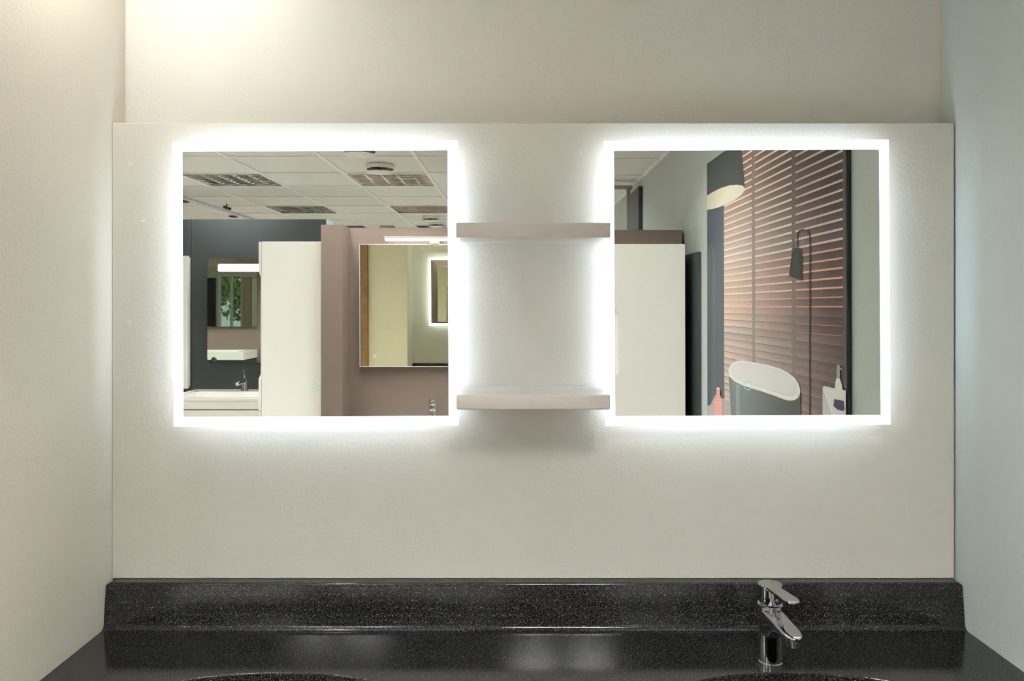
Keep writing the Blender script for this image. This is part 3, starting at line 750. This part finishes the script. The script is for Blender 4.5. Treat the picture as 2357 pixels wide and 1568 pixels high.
flat('printed_slat_backing', [([(ye0, zbot), (yn-.001, zbot), (yn-.001, ztop-.001), (ye0, ztop-.001)], [(170, 160, 155), (70, 64, 64), (84, 76, 74), (120, 108, 100)])], M_print)
flat('printed_slats', slats, M_printw); flat('printed_gaps', gaps, M_print)
flat('printed_mullions', [([(m1a, zbot), (m1b, zbot), (m1b, ztop-.001), (m1a, ztop-.001)], [(132, 124, 116), (132, 124, 116), (92, 86, 82), (92, 86, 82)]),
                          ([(m2a, zbot), (m2b, zbot), (m2b, ztop-.001), (m2a, ztop-.001)], [(116, 108, 102), (116, 108, 102), (84, 80, 78), (84, 80, 78)]),
                          ([(P(1949, 700)[0], zbot), (yn-.001, zbot), (yn-.001, ztop-.001), (P(1949, 700)[0], ztop-.001)], (50, 56, 54))], M_print)
# pendant shade
el = [(140, 640), (200, 600), (300, 550), (400, 522), (480, 515), (540, 525), (565, 550), (560, 590), (520, 640), (450, 690), (350, 740), (260, 775), (200, 790), (140, 800)]
flat('printed_shade', [(c2([(140, 270), (140, 700), (300, 620), (480, 560), (565, 560), (562, 500), (522, 20)]), (32, 34, 33))], M_print)
flat('printed_shade_inside', [(c2(el), [(214, 204, 190) if i < 3 or i > 11 else (244, 238, 222) for i in range(len(el))])], M_print)
# standing lamp
def lc(pts): return poly_px([(1740+x/8.625, 520+y/8.625) for x, y in pts])
arch = [(840, 440), (840, 230), (850, 150), (878, 98), (920, 78), (1000, 88), (1050, 112), (1078, 150), (1090, 200), (1088, 900), (1086, 1568), (1184, 3753)]
arch[-1] = (1084, 3900)
tp = []
for (x0, y0), (x1, y1) in zip(arch, arch[1:]):
    d = math.hypot(x1-x0, y1-y0); nx, ny = -(y1-y0)/d*14, (x1-x0)/d*14
    tp.append((lc([(x0-nx, y0-ny), (x1-nx, y1-ny), (x1+nx, y1+ny), (x0+nx, y0+ny)]), (42, 41, 39)))
flat('printed_lamp_stem', tp, M_print)
flat('printed_lamp_shade', [(lc([(780, 435), (755, 455), (735, 520), (665, 990), (935, 1090), (935, 500), (905, 450), (850, 432)]), (42, 42, 40))], M_print)
# floor of the picture
flat('printed_floor', [(c3([(118, 1300), (150, 1290), (195, 1195), (275, 1230), (345, 1255), (345, 3600), (118, 3600)]), (158, 150, 152))], M_print)
# bathtub
flat('printed_tub_body', [(c3([(325, 1015), (400, 1075), (640, 1160), (640, 3600), (356, 3600), (350, 1390)]), [(72, 78, 78), (84, 90, 92), (70, 74, 74), (66, 70, 70), (74, 78, 78), (74, 78, 78)]),
                          (c3([(640, 1160), (850, 1235), (1012, 1180), (1000, 3600), (640, 3600)]), [(70, 74, 74), (62, 65, 63), (56, 58, 56), (70, 72, 70), (66, 70, 70)]),
                          ], M_print)
flat('printed_tub_sheen', [(c3([(395, 1090), (428, 1104), (440, 3600), (402, 3600)]), (112, 120, 126))], M_print)
tub = [(322, 960), (335, 920), (365, 885), (410, 868), (470, 870), (560, 885), (700, 910), (820, 945), (900, 985), (960, 1035), (995, 1090), (1010, 1150), (1003, 1195), (985, 1225), (950, 1245), (900, 1248), (850, 1235), (760, 1200), (640, 1160), (540, 1130), (450, 1100), (380, 1065), (335, 1020)]
flat('printed_tub_rim', [(c3(tub), (246, 244, 242))], M_print)
inn = [(340, 965), (355, 925), (385, 893), (420, 880), (475, 882), (560, 896), (695, 922), (810, 958), (885, 996), (940, 1044), (970, 1095), (983, 1145), (975, 1180), (950, 1203), (905, 1210), (850, 1198), (760, 1165), (640, 1125), (540, 1095), (455, 1068), (390, 1035), (350, 1000)]
flat('printed_tub_inside', [(c3(inn), [mixc((236, 234, 234), (214, 216, 222), max(0, 1-abs(p[0]-760)/400)) for p in inn])], M_print)
# pink vase
vz = [(210, 1128), (243, 1128), (245, 1180), (250, 1205), (265, 1250), (272, 1390), (268, 1700), (190, 1700), (185, 1390), (190, 1240), (205, 1200), (210, 1170)]
flat('printed_vase', [(c3(vz), (196, 140, 140))], M_print)
st = []
for i in range(16):
    yy = 1150+i*16; hw2 = 14 if yy < 1190 else 14+min(1, (yy-1190)/60)*22
    st.append((c3([(228-hw2, yy), (228+hw2, yy+3), (228+hw2, yy+9), (228-hw2, yy+6)]), (224, 178, 174) if i % 2 else (206, 160, 130)))
flat('printed_vase_rings', st, M_print)
flat('printed_vase_mouth', [(c3([(228+14*math.cos(a*PI/5), 1132+11*math.sin(a*PI/5)) for a in range(10)]), (232, 214, 196))], M_print)
# sink and soap bottle in the picture
flat('printed_sink', [(c3([(1225, 1125), (1240, 1108), (1330, 1130), (1447, 1150), (1447, 3600), (1345, 3600), (1325, 1420)]), (228, 228, 226)), (c3([(1225, 1125), (1325, 1420), (1345, 3600), (1225, 3600)]), (196, 196, 206))], M_print)
flat('printed_bottle', [(c3([(1357, 1035), (1392, 1040), (1412, 1100), (1424, 1180), (1428, 1250), (1336, 1232), (1340, 1150), (1348, 1080)]), (222, 226, 220)),
                        (c3([(1336, 1232), (1428, 1250), (1438, 1330), (1425, 1347), (1370, 1335), (1330, 1300)]), (48, 42, 66)),
                        (c3([(1362, 910), (1390, 910), (1392, 1040), (1360, 1035)]), (150, 152, 152)),
                        (c3([(1384, 925), (1412, 950), (1414, 962), (1386, 945)]), (170, 172, 172))], M_print)
# ---- boards beside the far window
for x0, x1, m, lab in ((-8.05, -7.62, M_dark, 'anthracite display board left of the far window'), (-6.93, -6.72, M_wood2, 'pale beige wooden display board right of the far window'), (-6.70, -6.5, M_cab, 'white display board right of the beige one at the far window')):
    b = BM(); box(b, x0, x1, YFAR+.001, YFAR+.05, 0, 2.2, .002, 1); single('display_board', b, m, lab, 'board', 'display boards on the far wall')
